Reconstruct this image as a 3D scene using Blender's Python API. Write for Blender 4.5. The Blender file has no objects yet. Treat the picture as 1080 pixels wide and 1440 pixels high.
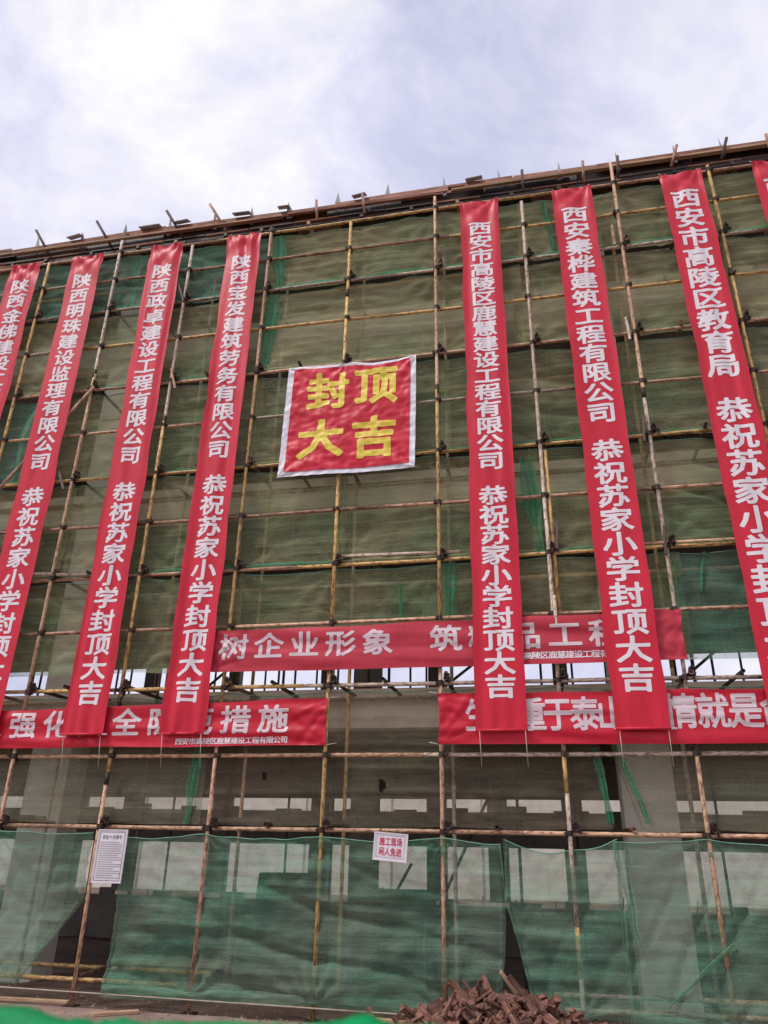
import bpy, bmesh, math, random
import numpy as np
from mathutils import Vector, Matrix, noise

S = bpy.context.scene
COL = S.collection
R = math.radians

# ------------------------------------------------------------------ camera
F, PITCH, ROLL, YAW = 1059.4, R(24.26), R(1.15), R(11.80)
CX, CD, CZ = 1.255, 9.789, 1.769
fw = Vector((-math.sin(YAW)*math.cos(PITCH), math.cos(YAW)*math.cos(PITCH), math.sin(PITCH)))
rt0 = Vector((math.cos(YAW), math.sin(YAW), 0)); up0 = rt0.cross(fw)
rt = math.cos(ROLL)*rt0 + math.sin(ROLL)*up0
up = -math.sin(ROLL)*rt0 + math.cos(ROLL)*up0
cam_d = bpy.data.cameras.new('camera'); cam = bpy.data.objects.new('camera', cam_d); COL.objects.link(cam)
cam_d.sensor_fit = 'VERTICAL'; cam_d.sensor_height = 36; cam_d.lens = F/1440*36
cam_d.clip_start = .05; cam_d.clip_end = 2000
M = Matrix((rt, up, -fw)).transposed().to_4x4(); M.translation = (CX, -CD, CZ)
cam.matrix_world = M
cam_d.dof.use_dof = True; cam_d.dof.focus_distance = 12; cam_d.dof.aperture_fstop = 2.4
S.camera = cam

# ------------------------------------------------------------------ sky, sun, exposure
SUN_ELEV, SUN_AZ = R(54), R(-130)      # azimuth of the sun measured from +Y, clockwise: behind the camera, to the left
world = bpy.data.worlds.new('World'); S.world = world; world.use_nodes = True
nt = world.node_tree; N = nt.nodes; L = nt.links; N.clear()
out = N.new('ShaderNodeOutputWorld')
sky = N.new('ShaderNodeTexSky'); sky.sky_type = 'NISHITA'; sky.sun_disc = False
sky.sun_elevation = SUN_ELEV; sky.sun_rotation = SUN_AZ
bg1 = N.new('ShaderNodeBackground'); bg1.inputs[1].default_value = .10
L.new(sky.outputs[0], bg1.inputs[0])
tc = N.new('ShaderNodeTexCoord')
mp = N.new('ShaderNodeMapping'); mp.inputs['Scale'].default_value = (1, 1, 1.7); mp.inputs['Rotation'].default_value = (0, .25, .4)
L.new(tc.outputs['Generated'], mp.inputs[0])
n1 = N.new('ShaderNodeTexNoise'); n1.inputs['Scale'].default_value = 3.4; n1.inputs['Detail'].default_value = 9
n1.inputs['Roughness'].default_value = .60; n1.inputs['Distortion'].default_value = .35
L.new(mp.outputs[0], n1.inputs[0])
r1 = N.new('ShaderNodeValToRGB')
r1.color_ramp.elements[0].position = .35; r1.color_ramp.elements[0].color = (.61, .63, .83, 1)
r1.color_ramp.elements[1].position = .64; r1.color_ramp.elements[1].color = (1.0, .99, 1.0, 1)
e = r1.color_ramp.elements.new(.48); e.color = (.78, .78, .95, 1)
L.new(n1.outputs[0], r1.inputs[0])
bg2 = N.new('ShaderNodeBackground'); bg2.inputs[1].default_value = 1.02
L.new(r1.outputs[0], bg2.inputs[0])
n2 = N.new('ShaderNodeTexNoise'); n2.inputs['Scale'].default_value = 1.6; n2.inputs['Detail'].default_value = 5
L.new(mp.outputs[0], n2.inputs[0])
r2 = N.new('ShaderNodeMapRange'); r2.inputs[1].default_value = .30; r2.inputs[2].default_value = .52
r2.inputs[3].default_value = .72; r2.inputs[4].default_value = 1.0
L.new(n2.outputs[0], r2.inputs[0])
mx = N.new('ShaderNodeMixShader'); L.new(r2.outputs[0], mx.inputs[0]); L.new(bg1.outputs[0], mx.inputs[1]); L.new(bg2.outputs[0], mx.inputs[2])
L.new(mx.outputs[0], out.inputs[0])

sun_d = bpy.data.lights.new('sun', 'SUN'); sun_d.energy = 2.2; sun_d.angle = R(14); sun_d.color = (1, .96, .9)
sun = bpy.data.objects.new('sun', sun_d); COL.objects.link(sun)
sd = Vector((math.sin(SUN_AZ)*math.cos(SUN_ELEV), math.cos(SUN_AZ)*math.cos(SUN_ELEV), math.sin(SUN_ELEV)))
sun.rotation_euler = sd.to_track_quat('Z', 'Y').to_euler()
S.view_settings.view_transform = 'Standard'; S.view_settings.look = 'None'
S.view_settings.exposure = 0.0; S.view_settings.gamma = 1; S.view_settings.use_curve_mapping = False
S.render.engine = 'CYCLES'
S.cycles.max_bounces = 8; S.cycles.transparent_max_bounces = 24; S.cycles.diffuse_bounces = 4

rnd = random.Random(7)

# ------------------------------------------------------------------ materials
def mat_new(name):
    m = bpy.data.materials.new(name); m.use_nodes = True
    t = m.node_tree; t.nodes.clear()
    o = t.nodes.new('ShaderNodeOutputMaterial')
    return m, t, o

def noise_node(t, scale, detail=5, vec=None, rough=.55, stretch=None, coord='Object'):
    tcn = t.nodes.new('ShaderNodeTexCoord')
    n = t.nodes.new('ShaderNodeTexNoise'); n.inputs['Scale'].default_value = scale
    n.inputs['Detail'].default_value = detail; n.inputs['Roughness'].default_value = rough
    src = tcn.outputs[coord]
    if coord == 'World':
        pass
    if stretch:
        mpn = t.nodes.new('ShaderNodeMapping'); mpn.inputs['Scale'].default_value = stretch
        t.links.new(src, mpn.inputs[0]); src = mpn.outputs[0]
    t.links.new(src, n.inputs[0])
    return n

def ramp(t, fac, stops):
    r = t.nodes.new('ShaderNodeValToRGB')
    els = r.color_ramp.elements
    els[0].position, els[0].color = stops[0][0], (*stops[0][1], 1)
    els[1].position, els[1].color = stops[-1][0], (*stops[-1][1], 1)
    for p, c in stops[1:-1]:
        q = els.new(p); q.color = (*c, 1)
    t.links.new(fac, r.inputs[0])
    return r

def simple(name, stops, scale=6, rough=.8, metal=0, bump=.0, bscale=40, stretch=None, vary=.0, sheen=0, spec=.5):
    m, t, o = mat_new(name)
    p = t.nodes.new('ShaderNodeBsdfPrincipled')
    n = noise_node(t, scale, stretch=stretch)
    r = ramp(t, n.outputs[0], stops)
    c = r.outputs[0]
    if vary:
        oi = t.nodes.new('ShaderNodeObjectInfo')
        mr = t.nodes.new('ShaderNodeMapRange'); mr.inputs[3].default_value = 1-vary; mr.inputs[4].default_value = 1+vary
        t.links.new(oi.outputs['Random'], mr.inputs[0])
        hs = t.nodes.new('ShaderNodeHueSaturation'); t.links.new(c, hs.inputs['Color']); t.links.new(mr.outputs[0], hs.inputs['Value'])
        c = hs.outputs[0]
    t.links.new(c, p.inputs['Base Color'])
    p.inputs['Roughness'].default_value = rough; p.inputs['Metallic'].default_value = metal
    p.inputs['Specular IOR Level'].default_value = spec
    if sheen: p.inputs['Sheen Weight'].default_value = sheen
    if bump:
        b = t.nodes.new('ShaderNodeBump'); b.inputs['Strength'].default_value = bump; b.inputs['Distance'].default_value = .02
        n2 = noise_node(t, bscale, 6); t.links.new(n2.outputs[0], b.inputs['Height']); t.links.new(b.outputs[0], p.inputs['Normal'])
    t.links.new(p.outputs[0], o.inputs[0])
    return m

def net_mat(name, ca, cb, op_lo, op_hi, mix_scale=.7, crease=.12, seam=.2):
    """dense-mesh netting: diffuse + translucent threads with see-through between them"""
    m, t, o = mat_new(name)
    n = noise_node(t, mix_scale, 5, coord='Object')
    r = ramp(t, n.outputs[0], [(.35, ca), (.62, cb)])
    # fine horizontal weave streaks
    st = noise_node(t, 1.0, 6, stretch=(.9, 1, 26), rough=.7)
    hs = t.nodes.new('ShaderNodeMixRGB'); hs.blend_type = 'MULTIPLY'; hs.inputs[0].default_value = .75
    r2 = ramp(t, st.outputs[0], [(.3, (.62, .62, .6)), (.7, (1.3, 1.3, 1.28))])
    t.links.new(r.outputs[0], hs.inputs[1]); t.links.new(r2.outputs[0], hs.inputs[2])
    def ridge(scale, stretch, width, rot=0.0):
        nn = noise_node(t, scale, 3, stretch=stretch, rough=.45)
        if rot:
            for l_ in nn.inputs[0].links: l_.from_node.inputs['Rotation'].default_value = (0, rot, 0)
        a_ = t.nodes.new('ShaderNodeMath'); a_.operation = 'SUBTRACT'; a_.inputs[1].default_value = .5; t.links.new(nn.outputs[0], a_.inputs[0])
        b_ = t.nodes.new('ShaderNodeMath'); b_.operation = 'ABSOLUTE'; t.links.new(a_.outputs[0], b_.inputs[0])
        c_ = t.nodes.new('ShaderNodeMapRange'); c_.inputs[1].default_value = 0; c_.inputs[2].default_value = width; c_.inputs[3].default_value = 1; c_.inputs[4].default_value = 0
        t.links.new(b_.outputs[0], c_.inputs[0]); return c_.outputs[0]
    def mth(op, a, b=None, c=None, cl=False):
        q = t.nodes.new('ShaderNodeMath'); q.operation = op; q.use_clamp = cl
        for k_, w_ in enumerate((a, b, c)):
            if w_ is None: continue
            if isinstance(w_, (int, float)): q.inputs[k_].default_value = w_
            else: t.links.new(w_, q.inputs[k_])
        return q.outputs[0]
    ra_, rb_ = ridge(1, (.22, 1, 2.6), .010), ridge(1, (.5, 1, 5.5), .014, .5)
    # straight lines left where the sheet was folded into a packet: doubled threads catch more light
    tcs = t.nodes.new('ShaderNodeTexCoord'); sx = t.nodes.new('ShaderNodeSeparateXYZ'); t.links.new(tcs.outputs['Object'], sx.inputs[0])
    wn = noise_node(t, .9, 2); wz = noise_node(t, 1.0, 3, stretch=(2.2, 1, 2.2))
    def seams(src, pitch, width, wob):
        q = mth('MULTIPLY_ADD', wn.outputs[0], wob, src); q = mth('DIVIDE', q, pitch); q = mth('FRACT', q); q = mth('SUBTRACT', q, .5); q = mth('ABSOLUTE', q)
        q = mth('DIVIDE', q, width/pitch); return mth('SUBTRACT', 1.0, q, cl=True)
    sh, sv = seams(sx.outputs['Z'], .46, .010, .10), seams(sx.outputs['X'], 1.13, .009, .12)
    patch = mth('FRACT', mth('MULTIPLY', mth('FLOOR', mth('DIVIDE', mth('MULTIPLY_ADD', wn.outputs[0], .10, sx.outputs['Z']), .46)), .37))
    msk = mth('MULTIPLY_ADD', wz.outputs[0], 3.0, -1.1, cl=True)
    sm = mth('MULTIPLY', mth('MAXIMUM', sh, sv), msk)
    wv = noise_node(t, 46, 2, stretch=(1, .2, 1.3), rough=.8)
    rs0 = mth('MULTIPLY', mth('MULTIPLY_ADD', rb_, .5, ra_), crease)
    rs1 = mth('ADD', mth('MULTIPLY_ADD', sm, seam, rs0), mth('MULTIPLY_ADD', wv.outputs[0], .40, -.20))
    rs = t.nodes.new('ShaderNodeMath'); rs.operation = 'MULTIPLY_ADD'; rs.inputs[1].default_value = .07; t.links.new(patch, rs.inputs[0]); t.links.new(rs1, rs.inputs[2])
    br = t.nodes.new('ShaderNodeBump'); br.inputs['Strength'].default_value = .8; br.inputs['Distance'].default_value = .03
    bn = noise_node(t, 1, 5, stretch=(1.6, 1, 7), rough=.6); t.links.new(bn.outputs[0], br.inputs['Height'])
    d = t.nodes.new('ShaderNodeBsdfDiffuse'); tr = t.nodes.new('ShaderNodeBsdfTranslucent')
    t.links.new(br.outputs[0], d.inputs['Normal'])
    t.links.new(hs.outputs[0], d.inputs[0]); t.links.new(hs.outputs[0], tr.inputs[0])
    ms = t.nodes.new('ShaderNodeMixShader'); ms.inputs[0].default_value = .5
    t.links.new(d.outputs[0], ms.inputs[1]); t.links.new(tr.outputs[0], ms.inputs[2])
    tp = t.nodes.new('ShaderNodeBsdfTransparent')
    # the threads crowd together at grazing view
    lw = t.nodes.new('ShaderNodeLayerWeight'); lw.inputs[0].default_value = .35
    op = t.nodes.new('ShaderNodeMapRange'); op.inputs[1].default_value = .3; op.inputs[2].default_value = .7
    op.inputs[3].default_value = op_lo; op.inputs[4].default_value = op_hi
    no = noise_node(t, 1.0, 5, stretch=(1.6, 1, 5)); t.links.new(no.outputs[0], op.inputs[0])
    ad = t.nodes.new('ShaderNodeMath'); ad.operation = 'MULTIPLY_ADD'; ad.inputs[1].default_value = .35; ad.use_clamp = True
    t.links.new(lw.outputs['Facing'], ad.inputs[0]); t.links.new(op.outputs[0], ad.inputs[2])
    a2 = t.nodes.new('ShaderNodeMath'); a2.operation = 'MULTIPLY_ADD'; a2.inputs[1].default_value = 1.0; a2.use_clamp = True
    t.links.new(rs.outputs[0], a2.inputs[0]); t.links.new(ad.outputs[0], a2.inputs[2])
    mx = t.nodes.new('ShaderNodeMixShader')
    t.links.new(a2.outputs[0], mx.inputs[0]); t.links.new(tp.outputs[0], mx.inputs[1]); t.links.new(ms.outputs[0], mx.inputs[2])
    t.links.new(mx.outputs[0], o.inputs[0])
    return m

def cloth_mat(name, ca, cb, rough=.5, trans=0.0, sheen=.0):
    m, t, o = mat_new(name)
    p = t.nodes.new('ShaderNodeBsdfPrincipled')
    n = noise_node(t, 1.4, 5); r = ramp(t, n.outputs[0], [(.35, ca), (.65, cb)])
    t.links.new(r.outputs[0], p.inputs['Base Color']); p.inputs['Roughness'].default_value = rough
    p.inputs['Sheen Weight'].default_value = sheen; p.inputs['Specular IOR Level'].default_value = .35
    b = t.nodes.new('ShaderNodeBump'); b.inputs['Strength'].default_value = .45; b.inputs['Distance'].default_value = .012
    n2 = noise_node(t, 7, 5, stretch=(2.2, 1, .8)); t.links.new(n2.outputs[0], b.inputs['Height']); t.links.new(b.outputs[0], p.inputs['Normal'])
    src = p.outputs[0]
    if trans:
        tr = t.nodes.new('ShaderNodeBsdfTransparent'); ms = t.nodes.new('ShaderNodeMixShader'); ms.inputs[0].default_value = 1-trans
        t.links.new(tr.outputs[0], ms.inputs[1]); t.links.new(src, ms.inputs[2]); src = ms.outputs[0]
    t.links.new(src, o.inputs[0])
    return m

MT = {}
MT['pipe_yellow'] = simple('pipe_yellow', [(.40, (.24, .12, .07)), (.49, (.62, .37, .12)), (.7, (.74, .50, .19))], scale=11, rough=.5, stretch=(3, 3, 1), bump=.5, vary=.26)
MT['pipe_rust'] = simple('pipe_rust', [(.38, (.17, .08, .055)), (.5, (.42, .22, .14)), (.7, (.58, .37, .25))], scale=9, rough=.7, stretch=(3, 3, 1), bump=.4, vary=.2)
MT['pipe_pink'] = simple('pipe_pink', [(.38, (.27, .12, .075)), (.50, (.58, .34, .21)), (.72, (.70, .47, .31))], scale=12, rough=.6, stretch=(3, 3, 1), bump=.5, vary=.26)
MT['pipe_grey'] = simple('pipe_grey', [(.38, (.20, .13, .10)), (.5, (.50, .38, .29)), (.72, (.64, .54, .44))], scale=12, rough=.6, stretch=(3, 3, 1), bump=.5, vary=.26)
MT['coupler'] = simple('coupler_steel', [(.3, (.018, .012, .010)), (.7, (.075, .04, .03))], scale=20, rough=.6, metal=.3, bump=.4, vary=.3)
MT['dark_pipe'] = simple('dark_pipe', [(.3, (.045, .025, .02)), (.7, (.12, .07, .055))], scale=12, rough=.7, bump=.3, vary=.3)
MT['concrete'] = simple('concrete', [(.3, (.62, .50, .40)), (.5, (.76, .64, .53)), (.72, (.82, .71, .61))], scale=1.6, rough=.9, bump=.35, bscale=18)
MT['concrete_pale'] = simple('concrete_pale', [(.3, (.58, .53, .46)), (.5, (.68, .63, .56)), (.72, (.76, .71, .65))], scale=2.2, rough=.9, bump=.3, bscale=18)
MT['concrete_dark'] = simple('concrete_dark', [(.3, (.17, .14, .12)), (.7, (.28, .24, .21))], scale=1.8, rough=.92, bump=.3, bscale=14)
MT['plywood'] = simple('plywood', [(.3, (.13, .055, .035)), (.5, (.27, .12, .075)), (.72, (.40, .20, .13))], scale=3, rough=.75, stretch=(1, 6, 6), bump=.2, vary=.35)
MT['plywood_black'] = simple('plywood_black', [(.3, (.02, .013, .011)), (.7, (.07, .04, .032))], scale=4, rough=.6, bump=.2, vary=.4)
MT['timber'] = simple('timber', [(.3, (.30, .17, .10)), (.5, (.45, .28, .17)), (.7, (.56, .38, .24))], scale=3, rough=.8, stretch=(1, 9, 9), bump=.25, vary=.3)
MT['offcut'] = simple('offcut', [(.3, (.07, .030, .022)), (.5, (.185, .082, .058)), (.7, (.33, .175, .125))], scale=5, rough=.85, stretch=(1, 5, 5), bump=.35, vary=.4)
MT['grey_board'] = simple('grey_board', [(.3, (.26, .26, .26)), (.7, (.46, .45, .44))], scale=6, rough=.7, bump=.2, vary=.25)
MT['white_paint'] = simple('white_paint', [(.3, (.66, .60, .64)), (.7, (.80, .75, .80))], scale=4, rough=.4)
MT['ink'] = simple('ink', [(.3, (.10, .09, .10)), (.7, (.16, .14, .15))], scale=4, rough=.6)
MT['ink_grey'] = simple('ink_grey', [(.3, (.33, .32, .34)), (.7, (.42, .40, .42))], scale=4, rough=.6)
MT['ink_red'] = simple('ink_red', [(.3, (.50, .02, .06)), (.7, (.62, .035, .09))], scale=4, rough=.6)
MT['red'] = cloth_mat('red_banner_cloth', (.55, .008, .028), (.67, .015, .046), rough=.46, sheen=.1)
MT['red_dull'] = cloth_mat('dull_red_banner_cloth', (.46, .028, .050), (.54, .040, .066), rough=.6)
MT['red_deep'] = cloth_mat('deep_red_banner_cloth', (.50, .008, .026), (.62, .014, .040), rough=.5)
MT['white_cloth'] = cloth_mat('white_cloth', (.72, .70, .76), (.82, .80, .86), rough=.55)
MT['letter'] = simple('letter_white', [(.3, (.74, .66, .70)), (.7, (.86, .80, .83))], scale=3, rough=.6)
MT['letter_pink'] = simple('letter_pinkish_white', [(.3, (.60, .46, .50)), (.7, (.74, .62, .65))], scale=3, rough=.6)
MT['letter_yellow'] = simple('letter_yellow', [(.3, (.72, .52, .03)), (.7, (.88, .70, .10))], scale=3, rough=.5)
MT['net_olive'] = net_mat('net_olive', (.66, .59, .36), (.52, .57, .33), .40, .56, crease=.16)
MT['net_mid'] = net_mat('net_mid', (.64, .57, .35), (.42, .54, .30), .34, .50, crease=.16)
MT['net_thin'] = net_mat('net_thin', (.52, .42, .31), (.44, .40, .28), .20, .33, crease=.06)
MT['net_green'] = net_mat('net_green', (.20, .49, .33), (.35, .49, .37), .36, .52, crease=.10, seam=.26)
MT['net_brown'] = net_mat('net_brown', (.46, .39, .29), (.36, .38, .26), .36, .47, crease=.06)
MT['net_vivid'] = net_mat('net_vivid', (.08, .44, .24), (.16, .48, .31), .38, .62, 2)
MT['net_fence'] = net_mat('net_fence', (.02, .50, .17), (.10, .55, .25), .60, .85, 3)
MT['cord_green'] = simple('cord_green', [(.3, (.10, .30, .20)), (.7, (.24, .44, .33))], scale=8, rough=.8)
MT['cane'] = simple('cane', [(.3, (.30, .24, .18)), (.7, (.48, .40, .32))], scale=8, rough=.8)
MT['rope'] = simple('rope', [(.3, (.45, .40, .34)), (.7, (.66, .60, .52))], scale=20, rough=.8)

# ------------------------------------------------------------------ helpers
def tag(o, label=None, cat=None, group=None, kind=None):
    if label: o['label'] = label
    if cat: o['category'] = cat
    if group: o['group'] = group
    if kind: o['kind'] = kind
    return o

def empty(name, loc=(0, 0, 0), rot=(0, 0, 0)):
    o = bpy.data.objects.new(name, None); COL.objects.link(o); o.location = loc; o.rotation_euler = rot
    o.empty_display_size = .1
    return o

def mesh_data(name, vs, fs, mat, smooth=False):
    m = bpy.data.meshes.new(name); m.from_pydata(vs, [], fs); m.materials.append(mat)
    if smooth: m.polygons.foreach_set('use_smooth', [True]*len(m.polygons))
    m.update()
    return m

def place(name, me, parent=None, loc=(0, 0, 0), rot=None, mw=None):
    o = bpy.data.objects.new(name, me); COL.objects.link(o)
    if mw is not None: o.matrix_local = mw
    else:
        o.location = loc
        if rot: o.rotation_euler = rot
    if parent is not None: o.parent = parent
    return o

def box_vf(x0, x1, y0, y1, z0, z1, ch=0.0):
    vs = [(x0, y0, z0), (x1, y0, z0), (x1, y1, z0), (x0, y1, z0), (x0, y0, z1), (x1, y0, z1), (x1, y1, z1), (x0, y1, z1)]
    fs = [(0, 3, 2, 1), (4, 5, 6, 7), (0, 1, 5, 4), (1, 2, 6, 5), (2, 3, 7, 6), (3, 0, 4, 7)]
    return vs, fs

def boxes(name, lst, mat, parent=None, bevel=0.0, **kw):
    vs, fs = [], []
    for b in lst:
        v, f = box_vf(*b); n = len(vs); vs += v; fs += [tuple(i+n for i in q) for q in f]
    me = mesh_data(name, vs, fs, mat)
    if bevel:
        bm = bmesh.new(); bm.from_mesh(me)
        bmesh.ops.bevel(bm, geom=list(bm.edges), offset=bevel, segments=1, affect='EDGES'); bm.to_mesh(me); bm.free()
    return place(name, me, parent, **kw)

def tube_me(name, r, ln, mat, seg=10, wob=0.0, hollow=False):
    """pipe along +Z from 0 to ln"""
    vs, fs = [], []; K = max(2, int(ln/1.2)+1)
    for k in range(K):
        z = ln*k/(K-1); dx = wob*math.sin(k*1.7); dy = wob*math.cos(k*2.3)
        if k in (0, K-1): dx = dy = 0
        for a in range(seg):
            t = 2*math.pi*a/seg; vs.append((dx+r*math.cos(t), dy+r*math.sin(t), z))
    for k in range(K-1):
        for a in range(seg):
            b = (a+1) % seg; fs.append((k*seg+a, k*seg+b, (k+1)*seg+b, (k+1)*seg+a))
    n = len(vs)
    if hollow:                                   # a recessed dark bore at both ends
        for e, (z, dz) in enumerate(((0, .05), (ln, -.05))):
            base = 0 if e == 0 else (K-1)*seg
            m0 = len(vs)
            for a in range(seg):
                t = 2*math.pi*a/seg; vs.append((.8*r*math.cos(t), .8*r*math.sin(t), z))
            for a in range(seg):
                t = 2*math.pi*a/seg; vs.append((.8*r*math.cos(t), .8*r*math.sin(t), z+dz))
            for a in range(seg):
                b = (a+1) % seg
                fs.append((base+a, base+b, m0+b, m0+a)); fs.append((m0+a, m0+b, m0+seg+b, m0+seg+a))
            fs.append(tuple(range(m0+seg, m0+2*seg)))
    else:
        fs.append(tuple(range(seg-1, -1, -1))); fs.append(tuple(range(n-seg, n)))
    me = mesh_data(name, vs, fs, mat, True)
    return me

def align(p, q):
    d = Vector(q)-Vector(p)
    m = d.to_track_quat('Z', 'Y').to_matrix().to_4x4(); m.translation = Vector(p)
    return m, d.length

_tc = {}
def pipe(name, p, q, mat, parent, r=.0265, hollow=False, wob=.0):
    m, ln = align(p, q); key = (mat, round(ln, 2), r, hollow, wob)
    if key not in _tc: _tc[key] = tube_me(name, r, round(ln, 2), MT[mat], 10, wob, hollow)
    return place(name, _tc[key], parent, mw=m)

# ------------------------------------------------------------------ ground
def ground():
    X0, X1, Y0, Y1 = -14, 12, -8, 9
    nx, ny = 200, 150; vs, fs = [], []
    for j in range(ny+1):
        for i in range(nx+1):
            x = X0+(X1-X0)*i/nx; y = Y0+(Y1-Y0)*j/ny
            e = min(1, min(i, nx-i, j, ny-j)/8)
            z = .035*noise.fractal(Vector((x*.9, y*.9, 0)), 1, 2, 4)+.012*noise.noise(Vector((x*6, y*6, 3)))
            vs.append((x, y, z*e))
    for j in range(ny):
        for i in range(nx):
            a = j*(nx+1)+i; fs.append((a, a+1, a+nx+2, a+nx+1))
    B = 700; n = len(vs)
    vs += [(-B, -B, 0), (B, -B, 0), (B, B, 0), (-B, B, 0)]
    c = [0, nx, (ny+1)*(nx+1)-1, ny*(nx+1)]
    bot = list(range(0, nx+1)); top = [ny*(nx+1)+i for i in range(nx+1)]
    lef = [j*(nx+1) for j in range(ny+1)]; rig = [j*(nx+1)+nx for j in range(ny+1)]
    fs.append(tuple([n, n+1]+bot[::-1])); fs.append(tuple([n+1, n+2]+rig[::-1]))
    fs.append(tuple([n+2, n+3]+top)); fs.append(tuple([n+3, n]+lef))
    m, t, o = mat_new('site_soil')
    p = t.nodes.new('ShaderNodeBsdfPrincipled'); p.inputs['Roughness'].default_value = .95
    a = noise_node(t, .8, 6); ra = ramp(t, a.outputs[0], [(.32, (.085, .05, .037)), (.5, (.17, .105, .078)), (.7, (.27, .185, .145))])
    b = noise_node(t, 14, 6, rough=.7); rb = ramp(t, b.outputs[0], [(.3, (.55, .52, .5)), (.7, (1.25, 1.22, 1.2))])
    mm = t.nodes.new('ShaderNodeMixRGB'); mm.blend_type = 'MULTIPLY'; mm.inputs[0].default_value = 1
    t.links.new(ra.outputs[0], mm.inputs[1]); t.links.new(rb.outputs[0], mm.inputs[2]); t.links.new(mm.outputs[0], p.inputs['Base Color'])
    bp = t.nodes.new('ShaderNodeBump'); bp.inputs['Strength'].default_value = .7; bp.inputs['Distance'].default_value = .03
    n3 = noise_node(t, 22, 8, rough=.7); t.links.new(n3.outputs[0], bp.inputs['Height']); t.links.new(bp.outputs[0], p.inputs['Normal'])
    t.links.new(p.outputs[0], o.inputs[0])
    g = place('ground', mesh_data('ground', vs, fs, m, True)); g['kind'] = 'structure'
    # screeded pale concrete apron in front of the scaffold, with a broken edge
    vs, fs = [], []; K = 90
    for k in range(K+1):
        x = -14+26*k/K
        ye = -.34+.10*noise.noise(Vector((x*1.3, 0, 0)))+.05*noise.noise(Vector((x*6, 2, 0)))
        vs += [(x, ye, .0), (x, ye-.03, .055), (x, -9, .055), (x, -9, 0)]
    for k in range(K):
        a = 4*k
        for j in range(3): fs.append((a+j, a+4+j, a+5+j, a+1+j)[::-1])
    mm = simple('apron_concrete', [(.3, (.15, .095, .075)), (.5, (.27, .18, .145)), (.7, (.36, .25, .205))], scale=2.2, rough=.95, bump=.5, bscale=30)
    ap = place('concrete_apron', mesh_data('concrete_apron', vs, fs, mm)); ap['kind'] = 'structure'
    # rubble crumbs
    vs, fs = [], []; r = random.Random(3)
    for _ in range(2600):
        x = r.uniform(-9, 6.5); y = r.gauss(.2, .8) if r.random() < .6 else r.uniform(-1.5, 7)
        s = r.uniform(.005, .020)*(1 if r.random() < .96 else 2); a = r.uniform(0, 3)
        z = .0 if y > -.36 else .055
        n = len(vs); P = []
        for (u, v, w) in ((1, 0, 0), (-.3, .9, 0), (-.8, -.5, 0), (.1, .1, 1), (.5, -.8, .2)):
            u2 = u*math.cos(a)-v*math.sin(a); v2 = u*math.sin(a)+v*math.cos(a)
            P.append((x+s*u2*r.uniform(.7, 1.3), y+s*v2*r.uniform(.7, 1.3), z+s*w*.9+.004))
        vs += P; fs += [(n, n+1, n+3), (n+1, n+2, n+3), (n+2, n+4, n+3), (n+4, n, n+3)]
    mm = simple('rubble', [(.3, (.13, .08, .065)), (.5, (.25, .17, .14)), (.75, (.42, .34, .29))], scale=1.7, rough=.9)
    tag(place('rubble_crumbs', mesh_data('rubble_crumbs', vs, fs, mm)), 'crumbs of rubble and grit scattered over the soil along the foot of the scaffold', 'rubble', kind='stuff')
ground()

# ------------------------------------------------------------------ the school building (bare concrete frame)
BY = 1.4; REAR = 6.9
bld = empty('school_building', (0, BY, 0)); inv = Matrix.Translation((0, -BY, 0))
tag(bld, 'unfinished concrete frame school building wrapped in scaffold and green netting', 'building')
def bpart(name, lst, mat, **kw):
    o = boxes(name, [(a, b, c-BY, d-BY, e, f) for a, b, c, d, e, f in lst], MT[mat], bld, **kw); return o
XA, XB = -24.0, 20.0
for z0, z1, nm in ((3.43, 3.84, 0), (7.07, 7.46, 1), (10.55, 10.98, 2)):
    bpart('front_beam', [(XA, XB, BY, BY+.3, z0, z1)], 'concrete')
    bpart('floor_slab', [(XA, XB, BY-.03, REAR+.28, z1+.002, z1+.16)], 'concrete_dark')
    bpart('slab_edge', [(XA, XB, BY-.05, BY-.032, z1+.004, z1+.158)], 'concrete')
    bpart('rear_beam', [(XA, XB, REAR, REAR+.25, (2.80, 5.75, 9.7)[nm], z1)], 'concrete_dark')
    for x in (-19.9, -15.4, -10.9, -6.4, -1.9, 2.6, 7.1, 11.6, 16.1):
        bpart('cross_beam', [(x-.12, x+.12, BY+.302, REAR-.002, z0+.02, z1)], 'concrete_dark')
cols = (-15.4, -6.39, 2.6, 11.6)
for x in cols:
    w = .34
    for z0, z1 in ((-.1, 3.428), (4.002, 7.068), (7.622, 10.548), (11.142, 12.4)):
        bpart('column', [(x-w, x+w, BY-.012, BY+.52, z0, z1)], 'concrete_pale')
for x in (-19.9, -10.9, -1.9, 7.1, 16.1):
    for z0, z1 in ((-.1, 3.428), (4.002, 7.068), (7.622, 10.548), (11.142, 12.4)):
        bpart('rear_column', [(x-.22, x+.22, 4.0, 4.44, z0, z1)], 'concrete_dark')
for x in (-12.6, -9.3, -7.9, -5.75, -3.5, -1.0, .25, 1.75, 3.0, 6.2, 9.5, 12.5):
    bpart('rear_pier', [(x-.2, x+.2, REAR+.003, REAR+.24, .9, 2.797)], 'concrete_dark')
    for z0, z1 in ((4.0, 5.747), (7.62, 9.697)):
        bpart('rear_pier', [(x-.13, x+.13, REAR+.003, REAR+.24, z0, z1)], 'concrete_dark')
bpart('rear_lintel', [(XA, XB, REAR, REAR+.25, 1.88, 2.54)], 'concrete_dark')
for k_ in range(15):
    x = -10+1.15*k_+rnd.uniform(-.3, .3); w_ = rnd.uniform(.25, .8)
    bpart('infill_block', [(x, x+w_, REAR+.06, REAR+.2, 2.541, 2.541+rnd.choice((.04, .08, .12)))], 'concrete_dark')
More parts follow.
